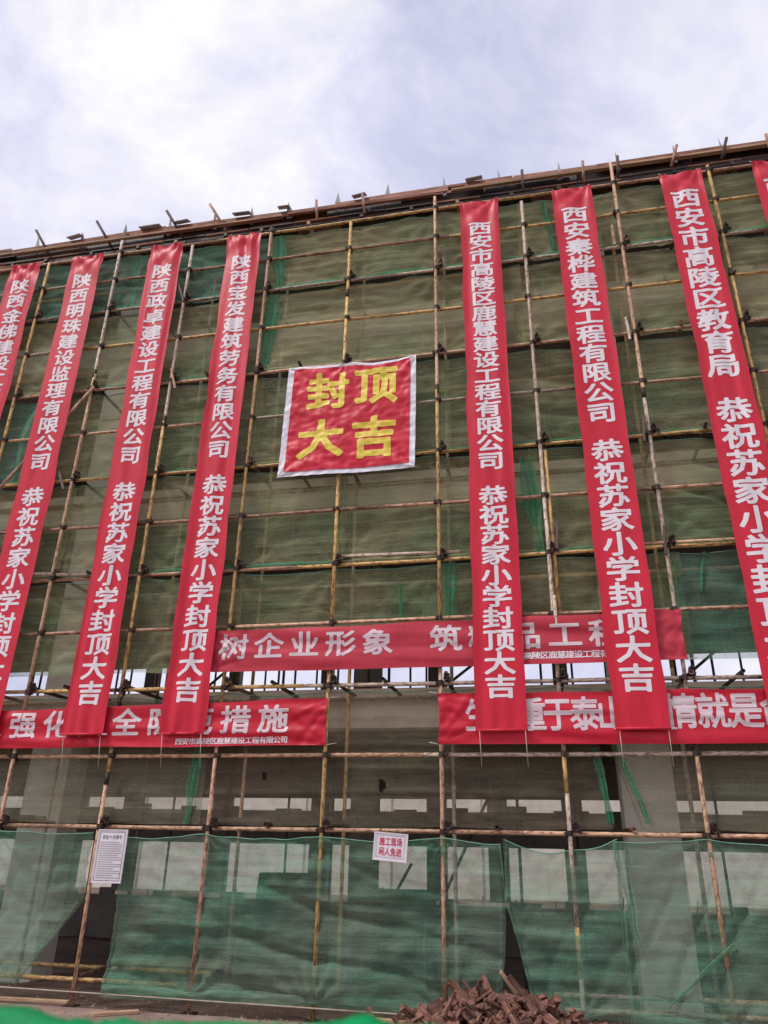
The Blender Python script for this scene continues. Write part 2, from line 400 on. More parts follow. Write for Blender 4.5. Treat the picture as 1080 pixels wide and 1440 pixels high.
for k_ in range(12):
    x = -9.6+1.4*k_+rnd.uniform(-.4, .4); w_ = rnd.uniform(.2, .7)
    bpart('infill_block', [(x, x+w_, REAR+.06, REAR+.2, .825, rnd.uniform(.86, .98))], 'concrete_dark')
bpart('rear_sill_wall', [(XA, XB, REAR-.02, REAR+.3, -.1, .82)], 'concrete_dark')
# low brick dwarf wall pieces and dwarf ledge behind the openings
for i in range(26):
    x = -10+i*.66+rnd.uniform(-.1, .1)
    pipe('starter_bar', (x, REAR+.1, .8), (x+rnd.uniform(-.05, .05), REAR+.1, .8+rnd.uniform(.12, .32)), 'dark_pipe', bld, r=.011).location.y -= BY
def bpipe(name, p, q, mat, r=.024):
    o = pipe(name, (p[0], p[1]-BY, p[2]), (q[0], q[1]-BY, q[2]), mat, bld, r=r); return o
# steel props holding up the ceilings
for zf, zt, ys in ((0, 3.4, (3.1, 5.2)), (4.0, 7.05, (2.6, 4.9, 6.3)), (7.62, 10.5, (2.7, 5.4))):
    for y in ys:
        x = -9.5+rnd.uniform(0, .5)
        while x < 6.5:
            bpipe('steel_prop', (x, y, zf), (x, y, zt), 'dark_pipe')
            x += rnd.choice((.9, 1.2, 1.5, .35))*(2.0 if zf == 0 else 1.0)
    for y in ys[:2]:
        for z in (zf+1.6,):
            if zf: bpipe('prop_rail', (-9.5, y+.05, z), (6.5, y+.05, z), 'dark_pipe')
for p, q in (((-.6, 3.2, .75), (.35, 3.2, 2.6)), ((-1.5, 3.2, .6), (-.9, 3.2, 1.6)), ((-4.7, 2.6, 4.1), (-3.4, 2.6, 5.2)), ((-.5, 2.7, 4.1), (1.1, 2.7, 5.3)), ((3.2, 2.7, 4.1), (4.6, 2.7, 5.2))):
    bpipe('prop_brace', p, q, 'dark_pipe')
# eave formwork: decking, joists, edge boards
for k in range(36):
    x = -15+1.22*k*.72
    boxes('soffit_panel', [(x, x+.86, .30-BY, 1.75-BY, 12.50+rnd.uniform(-.01, .01), 12.53+rnd.uniform(-.005, .01))], MT['plywood_black' if rnd.random() < .55 else 'plywood'], bld)
bpart('roof_slab', [(XA, XB, .42, REAR+.28, 12.56, 12.70)], 'concrete_dark')
r2_ = random.Random(11)
def edge_boards(y, z, h, t, lmin, lmax, mats, tilt=.02, nm='formwork_board'):
    x = -15
    while x < 10.5:
        ln = r2_.uniform(lmin, lmax)
        o = boxes(nm, [(0, ln, -t/2, t/2, -h/2, h/2)], MT[r2_.choice(mats)], bld)
        o.location = (x, y-BY+r2_.uniform(-.015, .015), z+r2_.uniform(-.02, .02)); o.rotation_euler = (r2_.uniform(-.2, .2), r2_.uniform(-tilt, tilt), r2_.uniform(-.006, .006))
        x += ln+r2_.choice((-.0, .02, .12, .3))
edge_boards(.40, 12.62, .34, .02, 1.2, 1.9, ('plywood_black', 'plywood_black', 'plywood'), .004, nm='fascia_panel')
edge_boards(.44, 12.70, .36, .02, 1.3, 2.1, ('plywood_black', 'plywood'), .004, nm='fascia_panel')
edge_boards(.33, 12.83, .05, .09, 2.4, 4.0, ('timber', 'plywood', 'plywood'))
edge_boards(.27, 12.73, .15, .02, 1.6, 2.6, ('plywood', 'plywood', 'plywood_black'), .012)
edge_boards(.17, 12.61, .045, .07, 2.6, 4.0, ('timber', 'timber', 'plywood'), .006)
edge_boards(.36, 12.44, .09, .05, 2.6, 4.0, ('timber', 'plywood_black', 'plywood_black'), .01)
edge_boards(.75, 12.42, .09, .05, 2.6, 4.0, ('plywood_black', 'timber'), .006)
edge_boards(1.2, 12.42, .09, .05, 2.6, 4.0, ('plywood_black', 'timber'), .006)
x = -12.2
tri = None
while x < 8.5:                                  # pointed brace ends standing above the edge form
    h = r2_.uniform(.18, .30); w = r2_.uniform(.06, .11) if x < 0 else r2_.uniform(.035, .07)
    vs = [(-w/2, 0, 0), (w/2, 0, 0), (w*.0-w*.2, 0, h), (-w/2, .03, 0), (w/2, .03, 0), (-w*.2, .03, h), (-w/2, 0, -.2), (w/2, 0, -.2), (-w/2, .03, -.2), (w/2, .03, -.2)]
    fs = [(0, 1, 2), (5, 4, 3), (0, 2, 5, 3), (1, 4, 5, 2), (6, 7, 1, 0), (9, 8, 3, 4), (7, 9, 4, 1), (8, 6, 0, 3), (6, 8, 9, 7)]
    o = place('brace_end', mesh_data('brace_end', vs, fs, MT['grey_board']), bld, (x, .28-BY, 12.83), (r2_.uniform(-.1, .1), r2_.uniform(-.1, .1), r2_.uniform(-.5, .5)))
    x += r2_.choice((.95, 1.0, 1.05, .75))
for x, a in ((-7.9, .5), (-6.55, .55), (-5.05, .4), (-4.15, .5), (-2.2, .1), (-1.3, .15), (1.55, .0), (2.58, -.05), (3.15, -.1), (4.1, -.3), (4.9, -.3), (5.6, .1)):
    p = Vector((x, .9, 12.55)); q = Vector((x-a*.5, .02, 13.0 if abs(a) > .35 else 12.35))
    if abs(a) > .35: q = Vector((x-.22, .12, 13.10)); p = Vector((x+.12, .26, 12.52))
    elif abs(a) < .25: p = Vector((x, .18, 12.36)); q = Vector((x-a*.3, .14, 12.82))
    else: p = Vector((x-.08, .16, 12.42)); q = Vector((x+.06, .13, 12.86))
    bpipe('form_strut', p, q, r2_.choice(('dark_pipe', 'pipe_rust')), r=.026)
for x, w in ((-5.85, .42), (-5.1, .3), (-3.9, .34), (-1.55, .26), (.55, .3), (-3.0, .22), (-7.4, .3)):
    o = boxes('loose_board', [(0, w, -.08, .08, 0, .015)], MT['grey_board'], bld); o.location = (x, .22-BY, 12.84); o.rotation_euler = (.45, r2_.uniform(-.12, .05), r2_.uniform(-.1, .1))
for x in [-14+.9*i for i in range(27)]:
    o = boxes('eave_joist', [(-.03, .03, .2-BY, 1.4-BY, 12.32, 12.385)], MT['timber' if r2_.random() < .4 else 'plywood_black'], bld); o.location.x = x+r2_.uniform(-.1, .1)

# pale site wall beyond the building, seen through the openings
wl = empty('site_wall', (0, 26, 0)); tag(wl, 'pale rendered site wall seen through the ground floor openings', 'wall')
boxes('wall_panel', [(-60, 50, 0, .2, -.1, 4.9)], MT['concrete_pale'], wl)
boxes('coping', [(-60.1, 50.1, -.06, .26, 4.902, 5.0)], MT['concrete'], wl)
for i in range(28): boxes('pier', [(-58+4*i, -57.6+4*i, -.08, -.002, -.1, 4.9)], MT['concrete_pale'], wl)

# stacked shuttering panels and a red bin inside the ground floor
for (sx, sy, n, wdt, hgt, lab) in ((-3.3, 4.4, 9, 1.05, 1.35, 'left one of two dark stacks of shuttering sheets inside the ground floor'), (-1.45, 4.9, 10, 1.3, 1.15, 'dark stack of shuttering sheets inside, behind the small square sign')):
    st = empty('shuttering_stack', (sx, sy, 0)); tag(st, lab, 'panel stack')
    for k in range(n):
        o = boxes('shuttering_sheet', [(-wdt/2, wdt/2, -.009, .009, 0, hgt+rnd.uniform(-.06, .06))], MT['plywood_black'], st)
        o.location = (rnd.uniform(-.05, .05), -.04*k, 0); o.rotation_euler = (-.14, rnd.uniform(-.02, .02), 0)
rb = empty('red_drum', (-5.75, 3.6, 0)); tag(rb, 'dark red drum in the shade inside the opening at the left', 'drum')
vs, fs = [], []; sg = 20
prof = [(.0, 0), (.28, 0), (.285, .28), (.297, .29), (.285, .30), (.285, .58), (.297, .59), (.285, .60), (.28, .86), (.29, .88), (.27, .88), (.265, .86), (0, .86)]
for r_, z in prof:
    for a in range(sg): t = 2*math.pi*a/sg; vs.append((r_*math.cos(t), r_*math.sin(t), z))
for k in range(len(prof)-1):
    for a in range(sg): b = (a+1) % sg; fs.append((k*sg+a, k*sg+b, (k+1)*sg+b, (k+1)*sg+a))
place('drum_body', mesh_data('drum_body', vs, fs, simple('drum_red', [(.3, (.18, .015, .012)), (.7, (.33, .03, .02))], rough=.5), True), rb)
tb = empty('timber_bundle', (-4.75, 3.2, 0)); tag(tb, 'low pile of long timbers lying inside the opening at the left', 'timber')
for k in range(8):
    o = boxes('timber_length', [(-.9, .9, -.035, .035, 0, .07)], MT['timber'], tb); o.location = (rnd.uniform(-.1, .1), -.3+.16*(k % 4), .08*(k//4)); o.rotation_euler.z = rnd.uniform(-.08, .08)

# ------------------------------------------------------------------ scaffold
sc = empty('tube_scaffold', (0, 0, 0)); tag(sc, 'steel tube scaffold with yellow and rusty pipes covering the whole facade', 'scaffold')
RZ = [2.0, 2.892, 3.782, 4.652, 5.516, 6.376, 7.226, 8.113, 8.992, 9.893, 10.714, 11.407, 12.07]
tops = {-5: 12.04, -4: 12.35, -3: 11.99, -2: 12.14, -1: 12.02, 0: 12.33, 1: 11.94, 2: 12.54, 3: 12.16}
XO = {-4: -.012, -3: -.03, -1: .0, 0: .01, 2: .02, 3: .03}
PX = {i: 1.5*i+XO.get(i, 0) for i in range(-8, 6)}
Y_, P_, K_, G_ = 'pipe_yellow', 'pipe_pink', 'pipe_rust', 'pipe_grey'
splits = {  # joints and colours of each outer standard, bottom to top, after the photograph
 -8: [(6, K_), (99, Y_)], -7: [(4.4, Y_), (99, K_)], -6: [(6, Y_), (99, K_)],
 -5: [(5.0, P_), (99, Y_)], -4: [(3.3, K_), (9.3, P_), (99, G_)], -3: [(2.6, P_), (3.6, Y_), (8.2, Y_), (99, G_)], -2: [(3.3, K_), (9.0, Y_), (99, P_)],
 -1: [(4.6, Y_), (10.4, Y_), (99, Y_)], 0: [(4.3, P_), (8.3, Y_), (99, P_)], 1: [(.55, G_), (1.05, Y_), (2.45, G_), (2.9, Y_), (6.0, G_), (99, G_)],
 2: [(3.0, P_), (7.9, G_), (99, P_)], 3: [(3.7, K_), (9.9, Y_), (99, Y_)], 4: [(5, Y_), (99, K_)], 5: [(4, K_), (99, Y_)]}
for i, x in PX.items():
    zb = 0.0; top = tops.get(i, 12.1)
    for zt, mt in splits[i]:
        zt = min(zt, top)
        pipe('standard', (x, 0, zb), (x+rnd.uniform(-.006, .006), rnd.uniform(-.006, .006), zt-.006), mt, sc, hollow=zt == top); zb = zt
    if i not in (1,):
        for zt, mt in splits[i][:-1]:
            pipe('joint_sleeve', (x, 0, zt-.08), (x, 0, zt+.08), 'coupler', sc, r=.031)
    b = boxes('base_plate', [(x-.08, x+.08, -.08, .08, .0, .012)], MT['coupler'], sc)
# inner row of standards
for i, x in PX.items():
    zb = 0.0
    for zt in (rnd.uniform(2.5, 4.5), rnd.uniform(7.5, 9), 12.1):
        pipe('inner_standard', (x+.03, 1.0, zb), (x+.03, 1.0, zt-.006), rnd.choice((Y_, G_, G_, P_)) if i != -3 or zb > 1 else 'dark_pipe', sc); zb = zt
# ledgers
colr = {0: P_, 1: P_, 2: Y_, 3: P_, 4: P_, 5: K_, 6: Y_, 7: P_, 8: P_, 9: Y_, 10: G_, 11: Y_, 12: P_}
for k, z in enumerate(RZ):
    x = -13+rnd.uniform(0, 3); zp = z
    while x < 8.5:
        ln = rnd.choice((4, 6, 6)); mt = colr[k] if rnd.random() < .62 else rnd.choice((Y_, P_, K_, G_))
        yy = .048+rnd.uniform(-.004, .004)
        zq = z+rnd.uniform(-.02, .02)
        if k in (0, 1): zp, zq = z, z
        pipe('ledger', (x, yy, zp), (x+ln-.01, yy, zq), mt, sc, wob=.004); zp = zq
        x += ln
    if k % 2 == 0 or k == 11:
        x = -12+rnd.uniform(0, 2)
        while x < 8:
            pipe('inner_ledger', (x, 1.048, z+.02), (x+5.99, 1.048, z+.02), rnd.choice((Y_, G_, K_, G_)), sc); x += 6
for y in (.05, 1.05):
    pipe('ledger', (-7.2, y, .27), (-3.2, y, .27), Y_, sc); pipe('ledger', (1.2, y, .24), (2.9, y, .26), G_, sc); pipe('ledger', (2.91, y, .26), (8.9, y, .28), P_, sc)
    pipe('ledger', (-13.2, y, .27), (-7.21, y, .27), G_, sc)
# doubled rails (laps seen in the photo)
pipe('ledger', (-1.42, .10, 5.66), (.3, .10, 5.63), G_, sc); pipe('ledger', (2.4, .10, 5.60), (8.3, .10, 5.58), P_, sc)
pipe('ledger', (-6.4, -.045, 5.60), (-5.1, .02, 5.52), 'pipe_grey', sc, hollow=True)
pipe('diagonal_brace', (-8.6, -.055, 5.4), (-5.93, -.055, 8.98), K_, sc, hollow=True)
pipe('diagonal_brace', (-4.5, .03, .30), (-4.42, 1.0, .38), K_, sc, hollow=True)
pipe('toe_rail', (-5.9, -.09, .17), (.9, -.11, .13), 'cane', sc, r=.009)
pipe('toe_rail', (-9.9, -.09, .19), (-5.91, -.09, .17), 'cane', sc, r=.009)
# lap stubs beside joints
for x, z, a in ((1.62, 5.66, .05), (2.93, 8.95, -.03), (2.93, 7.2, .05), (2.9, 10.8, .0), (-4.4, 8.9, -.2), (-6.1, 7.15, -.3), (-4.5, 10.75, -.25), (-7.4, 5.4, -.2), (3.0, 5.5, .04), (1.53, 4.6, .0)):
    pipe('lap_stub', (x, -.045, z-.12), (x+a*.6, -.06, z+.28), rnd.choice((K_, G_, 'dark_pipe')), sc, r=.022, hollow=True)
pipe('lap_stub', (1.585, .05, 4.6), (1.56, .03, 7.1), Y_, sc)
# putlogs
for k in (0, 2, 4, 6, 8, 10):
    for i, x in PX.items():
        for dx in ((.06,) if rnd.random() < .3 else (.07, .72+rnd.uniform(-.1, .1))):
            if i > 3 and dx > .5: continue
            o = rnd.choice((.05, .06, .07, .08)); dk = rnd.random() < .6
            pipe('putlog', (x+dx, -round(o, 2), RZ[k]+.052), (x+dx+rnd.uniform(-.02, .02), 1.22-round(o, 2), RZ[k]+.07), 'dark_pipe' if dk else K_, sc, hollow=True)
# couplers
def coupler_me():
    bm = bmesh.new()
    def bx(x0, x1, y0, y1, z0, z1):
        v, f = box_vf(x0, x1, y0, y1, z0, z1); V = [bm.verts.new(p) for p in v]
        for q in f: bm.faces.new([V[i] for i in q])
    def cyl(p, q, r, n=8):
        m, ln = align(p, q); a = [bm.verts.new(m @ Vector((r*math.cos(2*math.pi*i/n), r*math.sin(2*math.pi*i/n), 0))) for i in range(n)]
        b = [bm.verts.new(m @ Vector((r*math.cos(2*math.pi*i/n), r*math.sin(2*math.pi*i/n), ln))) for i in range(n)]
        for i in range(n): bm.faces.new((a[i], a[(i+1) % n], b[(i+1) % n], b[i]))
        bm.faces.new(a[::-1]); bm.faces.new(b)
    cyl((0, 0, -.032), (0, 0, .030), .034)                  # wrap round the standard
    cyl((-.032, .048, .002), (.034, .048, .002), .033)        # wrap round the ledger
    bx(.028, .062, -.018, .02, -.02, .02); cyl((.048, -.05, 0), (.048, .03, 0), .009, 6); cyl((.048, -.058, 0), (.048, -.045, 0), .016, 6)
    bx(-.02, .02, .05, .085, .026, .056); cyl((0, .062, .02), (0, .062, .085), .009, 6)
    me = bpy.data.meshes.new('coupler'); bm.to_mesh(me); bm.free(); me.materials.append(MT['coupler']); return me
CM = coupler_me()
for k, z in enumerate(RZ):
    for i, x in PX.items():
        if z > tops.get(i, 12.1)+.03: continue
        o = place('coupler', CM, sc, (x, 0, z), (0, rnd.choice((0, 0, math.pi, .1)), rnd.uniform(-.15, .15)))
        sc_ = rnd.uniform(.95, 1.2); o.scale = (sc_, 1, sc_)
for k in (0, 2, 4, 6, 8, 10):
    for i, x in PX.items():
        if -6 <= i <= 4: place('coupler', CM, sc, (x+.07, -.01, RZ[k]+.05), (1.4, rnd.uniform(-.3, .3), rnd.uniform(-.2, .2)))
# walkway grating panels on the first lift, with cross slots (seen edge on)
for x0 in (-3.5, -2.3, .95, 2.9, -6.9):
    w = empty('walkway_panel', (x0, .55, 2.115)); w.parent = sc
    boxes('panel_frame', [(0, 1.1, -.15, -.12, -.03, .03), (0, 1.1, .12, .15, -.03, .03)], MT['dark_pipe'], w)
    for j in range(14): boxes('grating_bar', [(.03+j*.078, .055+j*.078, -.119, .119, -.012, .012)], MT['rope'] if j % 2 else MT['dark_pipe'], w)

# ------------------------------------------------------------------ nets
def net(name, label, x0, x1, z0, z1, mat, yb=.11, seed=0, sag_top=.05, sag_bot=.04, amp=.03, edgeL=None, edgeR=None, gl=0, gr=0, step=.05, hem=True, diag=1.0, topf=None, botf=None, tears=()):
    """one sheet of safety netting; edges can be shaped by functions of v (0 top .. 1 bottom)"""
    root = empty(name, (x0, yb, z0)); tag(root, label, 'net')
    W, H = x1-x0, z1-z0
    nx = max(6, int(W/step)); nz = max(6, int(H/step))
    r = random.Random(seed); ph = [r.uniform(0, 6.28) for _ in range(8)]
    ties = []
    i = math.ceil(x0/1.5)
    while i*1.5 <= x1:
        ties += [(i*1.5, z1), (i*1.5, z0)]; i += 1
    cr = [z0+H*f+r.uniform(-.05, .05) for f in (.2, .4, .6, .8)]     # creases left from folding
    ta = {t: (r.uniform(.4, 1.0), r.uniform(9, 15), r.uniform(0, 6)) for t in ties}
    def pos(u, v):
        xl = x0+(edgeL(v) if edgeL else 0); xr = x1+(edgeR(v) if edgeR else 0)
        x = xl+(xr-xl)*u; X = x0+W*u
        f = abs(math.sin(math.pi*X/1.5))
        zt = z1-sag_top*f*(.6+.8*noise.noise(Vector((X*.6, seed, 0))))-.02*noise.noise(Vector((X*3, seed, 5)))
        zb = z0-sag_bot*f*.6+.03*noise.noise(Vector((X*1.2, seed, 9)))
        if topf: zt += topf(X)
        if botf: zb += botf(X)
        z = zt+(zb-zt)*v
        d = amp*noise.fractal(Vector((x*1.0, z*1.2, seed*3.1)), 1, 2, 4)*1.8
        d += .55*amp*noise.noise(Vector((x*1.2, z*8, seed)))+.25*amp*noise.noise(Vector((x*2.5, z*17, seed)))
        for (tx, tz), (a, kf, p) in ta.items():
            dx, dz = x-tx, z-tz; rr = math.hypot(dx, dz)
            if rr < 1.3 and rr > 1e-4:
                d += diag*a*.030*math.sin(kf*math.atan2(dx, -dz)+p)*math.exp(-rr/.45)*min(1, rr/.12)
        for c in cr:
            w_ = abs(z-c-.02*math.sin(x*1.3+c))
            if w_ < .05: d -= .022*(1-w_/.05)
        d += diag*.018*math.sin((x*.75+z*1.0)*8+ph[0])*max(0, noise.noise(Vector((x*.5, z*.5, seed+20))))*2.2
        pz = noise.noise(Vector((x*.35, z*.5, seed+40)))
        sd2 = math.sin((x*(.55+.3*math.sin(seed))+z*1.15)*5.2+1.6*noise.noise(Vector((x*.6, z*.6, seed+50)))+ph[3])
        d += diag*.040*math.exp(-(sd2/.30)**2)*max(0, pz+.12)*1.8
        sd3 = math.sin((x*.9-z*.5)*6.3+2*noise.noise(Vector((x*.7, z*.7, seed+60)))+ph[4])
        d += diag*.028*math.exp(-(sd3/.25)**2)*max(0, -pz+.05)*1.6
        bulge = math.sin(math.pi*v)*.05
        ul = u*W; ur = (1-u)*W
        if gl and ul < gl: d += .035*math.sin(ul*95+ph[1]+2*math.sin(z*2.2)) * (1-ul/gl)
        if gr and ur < gr: d += .035*math.sin(ur*95+ph[2]+2*math.sin(z*2.2)) * (1-ur/gr)
        return (x-x0, d+bulge, z-z0)
    us = [i/nx for i in range(nx+1)]
    def dens(us, a, b):
        out = []
        for q in us: out.append(q)
        n = int((b-a)*W/.012)
        out += [a+(b-a)*k/n for k in range(1, n)] if n > 1 else []
        return sorted(set(out))
    if gl: us = dens(us, 0, gl/W)
    if gr: us = dens(us, 1-gr/W, 1)
    vs = [pos(u, j/nz) for j in range(nz+1) for u in us]
    n = len(us); fs = [(j*n+i, j*n+i+1, (j+1)*n+i+1, (j+1)*n+i) for j in range(nz) for i in range(n-1)]
    for (hx, hz, a_, b_) in tears:
        fs = [f for f in fs if ((sum(vs[q][0] for q in f)/4+x0-hx)/a_)**2+((sum(vs[q][2] for q in f)/4+z0-hz)/b_)**2 > 1]
    place('mesh_sheet', mesh_data('mesh_sheet', vs, fs, MT[mat], True), root)
    def cord(nm, pts, mt, rad):
        vs, fs = [], []
        for k, p in enumerate(pts):
            p = Vector(p); q = Vector(pts[min(k+1, len(pts)-1)]); o_ = Vector(pts[max(k-1, 0)])
            t = (q-o_).normalized() if (q-o_).length > 1e-6 else Vector((1, 0, 0))
            a = t.cross(Vector((0, 1, 0.01))).normalized(); b = t.cross(a)
            for s in range(5): c = 2*math.pi*s/5; vs.append(tuple(p+rad*(math.cos(c)*a+math.sin(c)*b)))
        for k in range(len(pts)-1):
            for s in range(5): s2 = (s+1) % 5; fs.append((k*5+s, k*5+s2, k*5+5+s2, k*5+5+s))
        place(nm, mesh_data(nm, vs, fs, MT[mt], True), root)
    if hem:
        cord('edge_cord', [tuple(Vector(pos(u, 0))+Vector((0, -.006, 0))) for u in us], 'cord_green', .006)
    return root, pos, cord, us

def bunch(root, x0, x1, z, mat='net_vivid', h=.10, seed=1, y=0.0):
    """sagging rolled-up margin of a sheet resting on a ledger"""
    O = root.location; n = int((x1-x0)/.05); vs, fs = [], []
    m = 7
    for i in range(n+1):
        x = x0+(x1-x0)*i/n
        f = .45+.55*abs(math.sin(math.pi*x/1.5+.5*noise.noise(Vector((x, seed, 0)))))*(.7+.6*noise.noise(Vector((x*.9, seed, 3))))
        for j in range(m):
            t = j/(m-1)
            vs.append((x-O.x, y-.02*math.sin(math.pi*t)+.02*noise.noise(Vector((x*5, t*4, seed))), z-O.z+h*f*(t-.1)+.018*noise.noise(Vector((x*4, t*2, seed+7)))))
    fs = [(i*m+j, (i+1)*m+j, (i+1)*m+j+1, i*m+j+1) for i in range(n) for j in range(m-1)]
    place('rolled_margin', mesh_data('rolled_margin', vs, fs, MT[mat], True), root)

lv = [('topmost', 10.76, 12.02), ('fifth', 9.05, 10.66), ('fourth', 7.28, 8.93), ('third', 5.57, 7.17), ('second', 4.05, 5.47)]
bounds = {
 'topmost': [(-11, -5.6, 'net_green', 'above the two leftmost tall banners'), (-5.75, -2.85, 'net_green', 'beside the fourth tall banner'), (-3.05, 1.55, 'net_olive', 'over the middle bays above the square banner'), (1.4, 9, 'net_olive', 'at the upper right behind the tall banners')],
 'fifth': [(-11, -6.1, 'net_mid', 'behind the leftmost tall banners'), (-6.2, -2.75, 'net_mid', 'between the second and fourth tall banners'), (-3.0, 1.4, 'net_olive', 'directly above the square banner'), (1.25, 4.6, 'net_olive', 'behind the sixth tall banner'), (4.5, 9, 'net_olive', 'at the right edge of the photo')],
 'fourth': [(-11, -6.6, 'net_green', 'at the far left'), (-6.75, -2.9, 'net_mid', 'behind the third tall banner'), (-3.05, .2, 'net_mid', 'right behind the square banner'), (.05, 4.0, 'net_mid', 'between the fifth and seventh tall banners'), (3.9, 9, 'net_mid', 'at the far right past the seventh banner')],
 'third': [(-11, -6.0, 'net_mid', 'at the left edge above the concrete frame'), (-6.1, -1.4, 'net_mid', 'below the left corner of the square banner'), (-1.5, 1.45, 'net_mid', 'just below the square banner'), (1.3, 9, 'net_mid', 'with a green fold right of the fifth banner')],
 'second': [(-11, -2.9, 'net_mid', 'above the left slogan banner'), (-3.0, .22, 'net_mid', 'above the middle slogan banner on its left half'), (.05, 3.2, 'net_mid', 'above the middle slogan banner on its right half'), (3.05, 9, 'net_green', 'at the right edge beside the seventh banner')]}
sd_ = 10; NETS = {}
for nm, z0, z1 in lv:
    for q, (a, b, mt, where) in enumerate(bounds[nm]):
        sd_ += 1
        colr_ = {'net_olive': 'dusty olive', 'net_mid': 'grey green', 'net_green': 'fresh green'}[mt]
        t_ = net('safety_net', '%s net on the %s lift, %s' % (colr_, nm, where), a, b, z0, z1, mt, yb=.11+.02*(q % 2), seed=sd_,
                 gl=.13 if q else 0, gr=0, amp=.03, diag=1.5 if nm in ('third', 'second') else 1.0)
        NETS[(nm, q)] = t_
        if nm in ('topmost', 'fourth', 'fifth', 'third') : bunch(t_[0], a+.1, b-.1, z0-.02, h=.13 if nm in ('topmost',) else .085, seed=sd_, mat='net_vivid' if (nm == 'topmost' or q % 2) else 'net_mid', y=-.03)
# gathered vivid strips where two sheets meet
def strip(root, x, w, z0, z1, seed, drift=0.0, y=-.02, mat='net_vivid', wb=.45):
    O = root.location; vs, fs = [], []; n = int((z1-z0)/.06); m = 16
    for k in range(n+1):
        v = k/n; z = z1+(z0-z1)*v; ww = w*(.55+.45*math.sin(math.pi*min(1, v*1.2+.1))+.2*noise.noise(Vector((z*1.5, seed, 0))))
        for j in range(m):
            u = j/(m-1)
            vs.append((x-O.x+drift*v+(u-.5)*ww+.03*noise.noise(Vector((z*2.5, u*2, seed)))+.015*noise.noise(Vector((z*7, u, seed))), y+.022*math.sin(u*14+seed+1.5*math.sin(z*1.7)), z-O.z))
    fs = [(k*m+j, k*m+j+1, (k+1)*m+j+1, (k+1)*m+j) for k in range(n) for j in range(m-1)]
    place('overlap_fold', mesh_data('overlap_fold', vs, fs, MT[mat], True), root)
strip(NETS[('topmost', 2)][0], -2.86, .26, 10.75, 12.0, 1, .1)
strip(NETS[('fifth', 2)][0], -2.86, .3, 9.05, 10.66, 2, -.05)
strip(NETS[('topmost', 3)][0], 1.85, .10, 10.78, 11.98, 3, .12)
strip(NETS[('second', 2)][0], .14, .2, 4.62, 5.5, 4, .0)
strip(NETS[('second', 2)][0], -.55, .06, 4.7, 5.2, 9, .0)
strip(NETS[('third', 3)][0], 1.28, .24, 5.55, 7.05, 5, .12)
strip(NETS[('fourth', 0)][0], -6.95, .5, 7.3, 8.8, 6, -.2, mat='net_green')
strip(NETS[('second', 3)][0], 3.5, .06, 4.9, 5.45, 7, -.1)

# first lift: thin brownish sheets over the concrete beam
n1_ = net('safety_net', 'thin brown green net sheet on the first lift behind the left slogan banner', -10, -3.18, 2.06, 3.70, 'net_brown', seed=51, amp=.025, diag=.5)
strip(n1_[0], -3.28, .16, 2.05, 3.0, 11, -.08)
n2_ = net('safety_net', 'thin brown net on the first lift, over the bare beam between the slogan banners', -3.3, 1.92, 2.06, 3.72, 'net_thin', yb=.13, seed=52, amp=.02, diag=.4, edgeR=lambda v: .10*v-.02, step=.03, tears=((-.78, 2.53, .045, .075), (-2.36, 2.66, .035, .05)))
strip(n2_[0], 1.88, .10, 2.12, 2.98, 12, .10)
n3_ = net('safety_net', 'thin brown net sheet on the first lift drawn back from a slit at right', 2.0, 9, 2.06, 3.70, 'net_brown', seed=53, amp=.02, diag=.5, edgeL=lambda v: .04+.42*max(0, v-.35), gl=.12)
strip(n3_[0], 2.12, .09, 2.12, 3.0, 13, .30)

# ground lift: fresh green sheets
g1 = net('ground_net', 'green net curtain swept aside to the left of the walk-in opening', -9.5, -4.57, .20, 1.93, 'net_green', yb=-.05, seed=61, amp=.06, diag=1.7, gr=.10, step=.035,
         edgeR=lambda v: -.15*v-.75*max(0, v-.45)**1.2*1.6, hem='net_vivid')
g2 = net('ground_net', 'green net curtain covering the middle ground bays under the small square sign', -4.10, .70, .14, 1.93, 'net_green', yb=-.06, seed=62, amp=.06, diag=1.7, gl=.07, gr=.06, step=.03,
         sag_top=.10, edgeL=lambda v: -.02-.12*max(0, v-.6), edgeR=lambda v: .06*math.sin(math.pi*v)-.10*v, hem='net_vivid')
g3 = net('ground_net', 'loose green net curtain sagging at its top edge right of the offcut heap', .72, 2.02, .20, 1.97, 'net_green', yb=-.04, seed=63, amp=.06, diag=1.7, gl=.08, step=.03,
         topf=lambda X: -.17*math.sin(math.pi*min(1, max(0, (X-.72)/1.3))), edgeL=lambda v: .42*max(0, v-.40)**.8 if v > .4 else 0, hem='net_vivid')
g4 = net('ground_net', 'pale green net curtain at the far right in front of the concrete column', 1.98, 9, .20, 1.96, 'net_green', yb=-.06, seed=64, amp=.06, diag=1.7, gl=.10, step=.035, sag_top=.10, hem='net_vivid')
# hems lying on the low rail
for g, a, b, s in ((g2, -4.1, .6, 71), (g4, 2.0, 8.8, 72), (g1, -9.4, -5.9, 73)): bunch(g[0], a, b, .17, 'net_green', .14, s, y=-.03)
strip(g4[0], 3.1, .05, .32, .95, 14, -.75, y=-.03, mat='net_green')
strip(g4[0], 2.02, .13, .9, 1.9, 15, .12, y=-.04, mat='net_green')

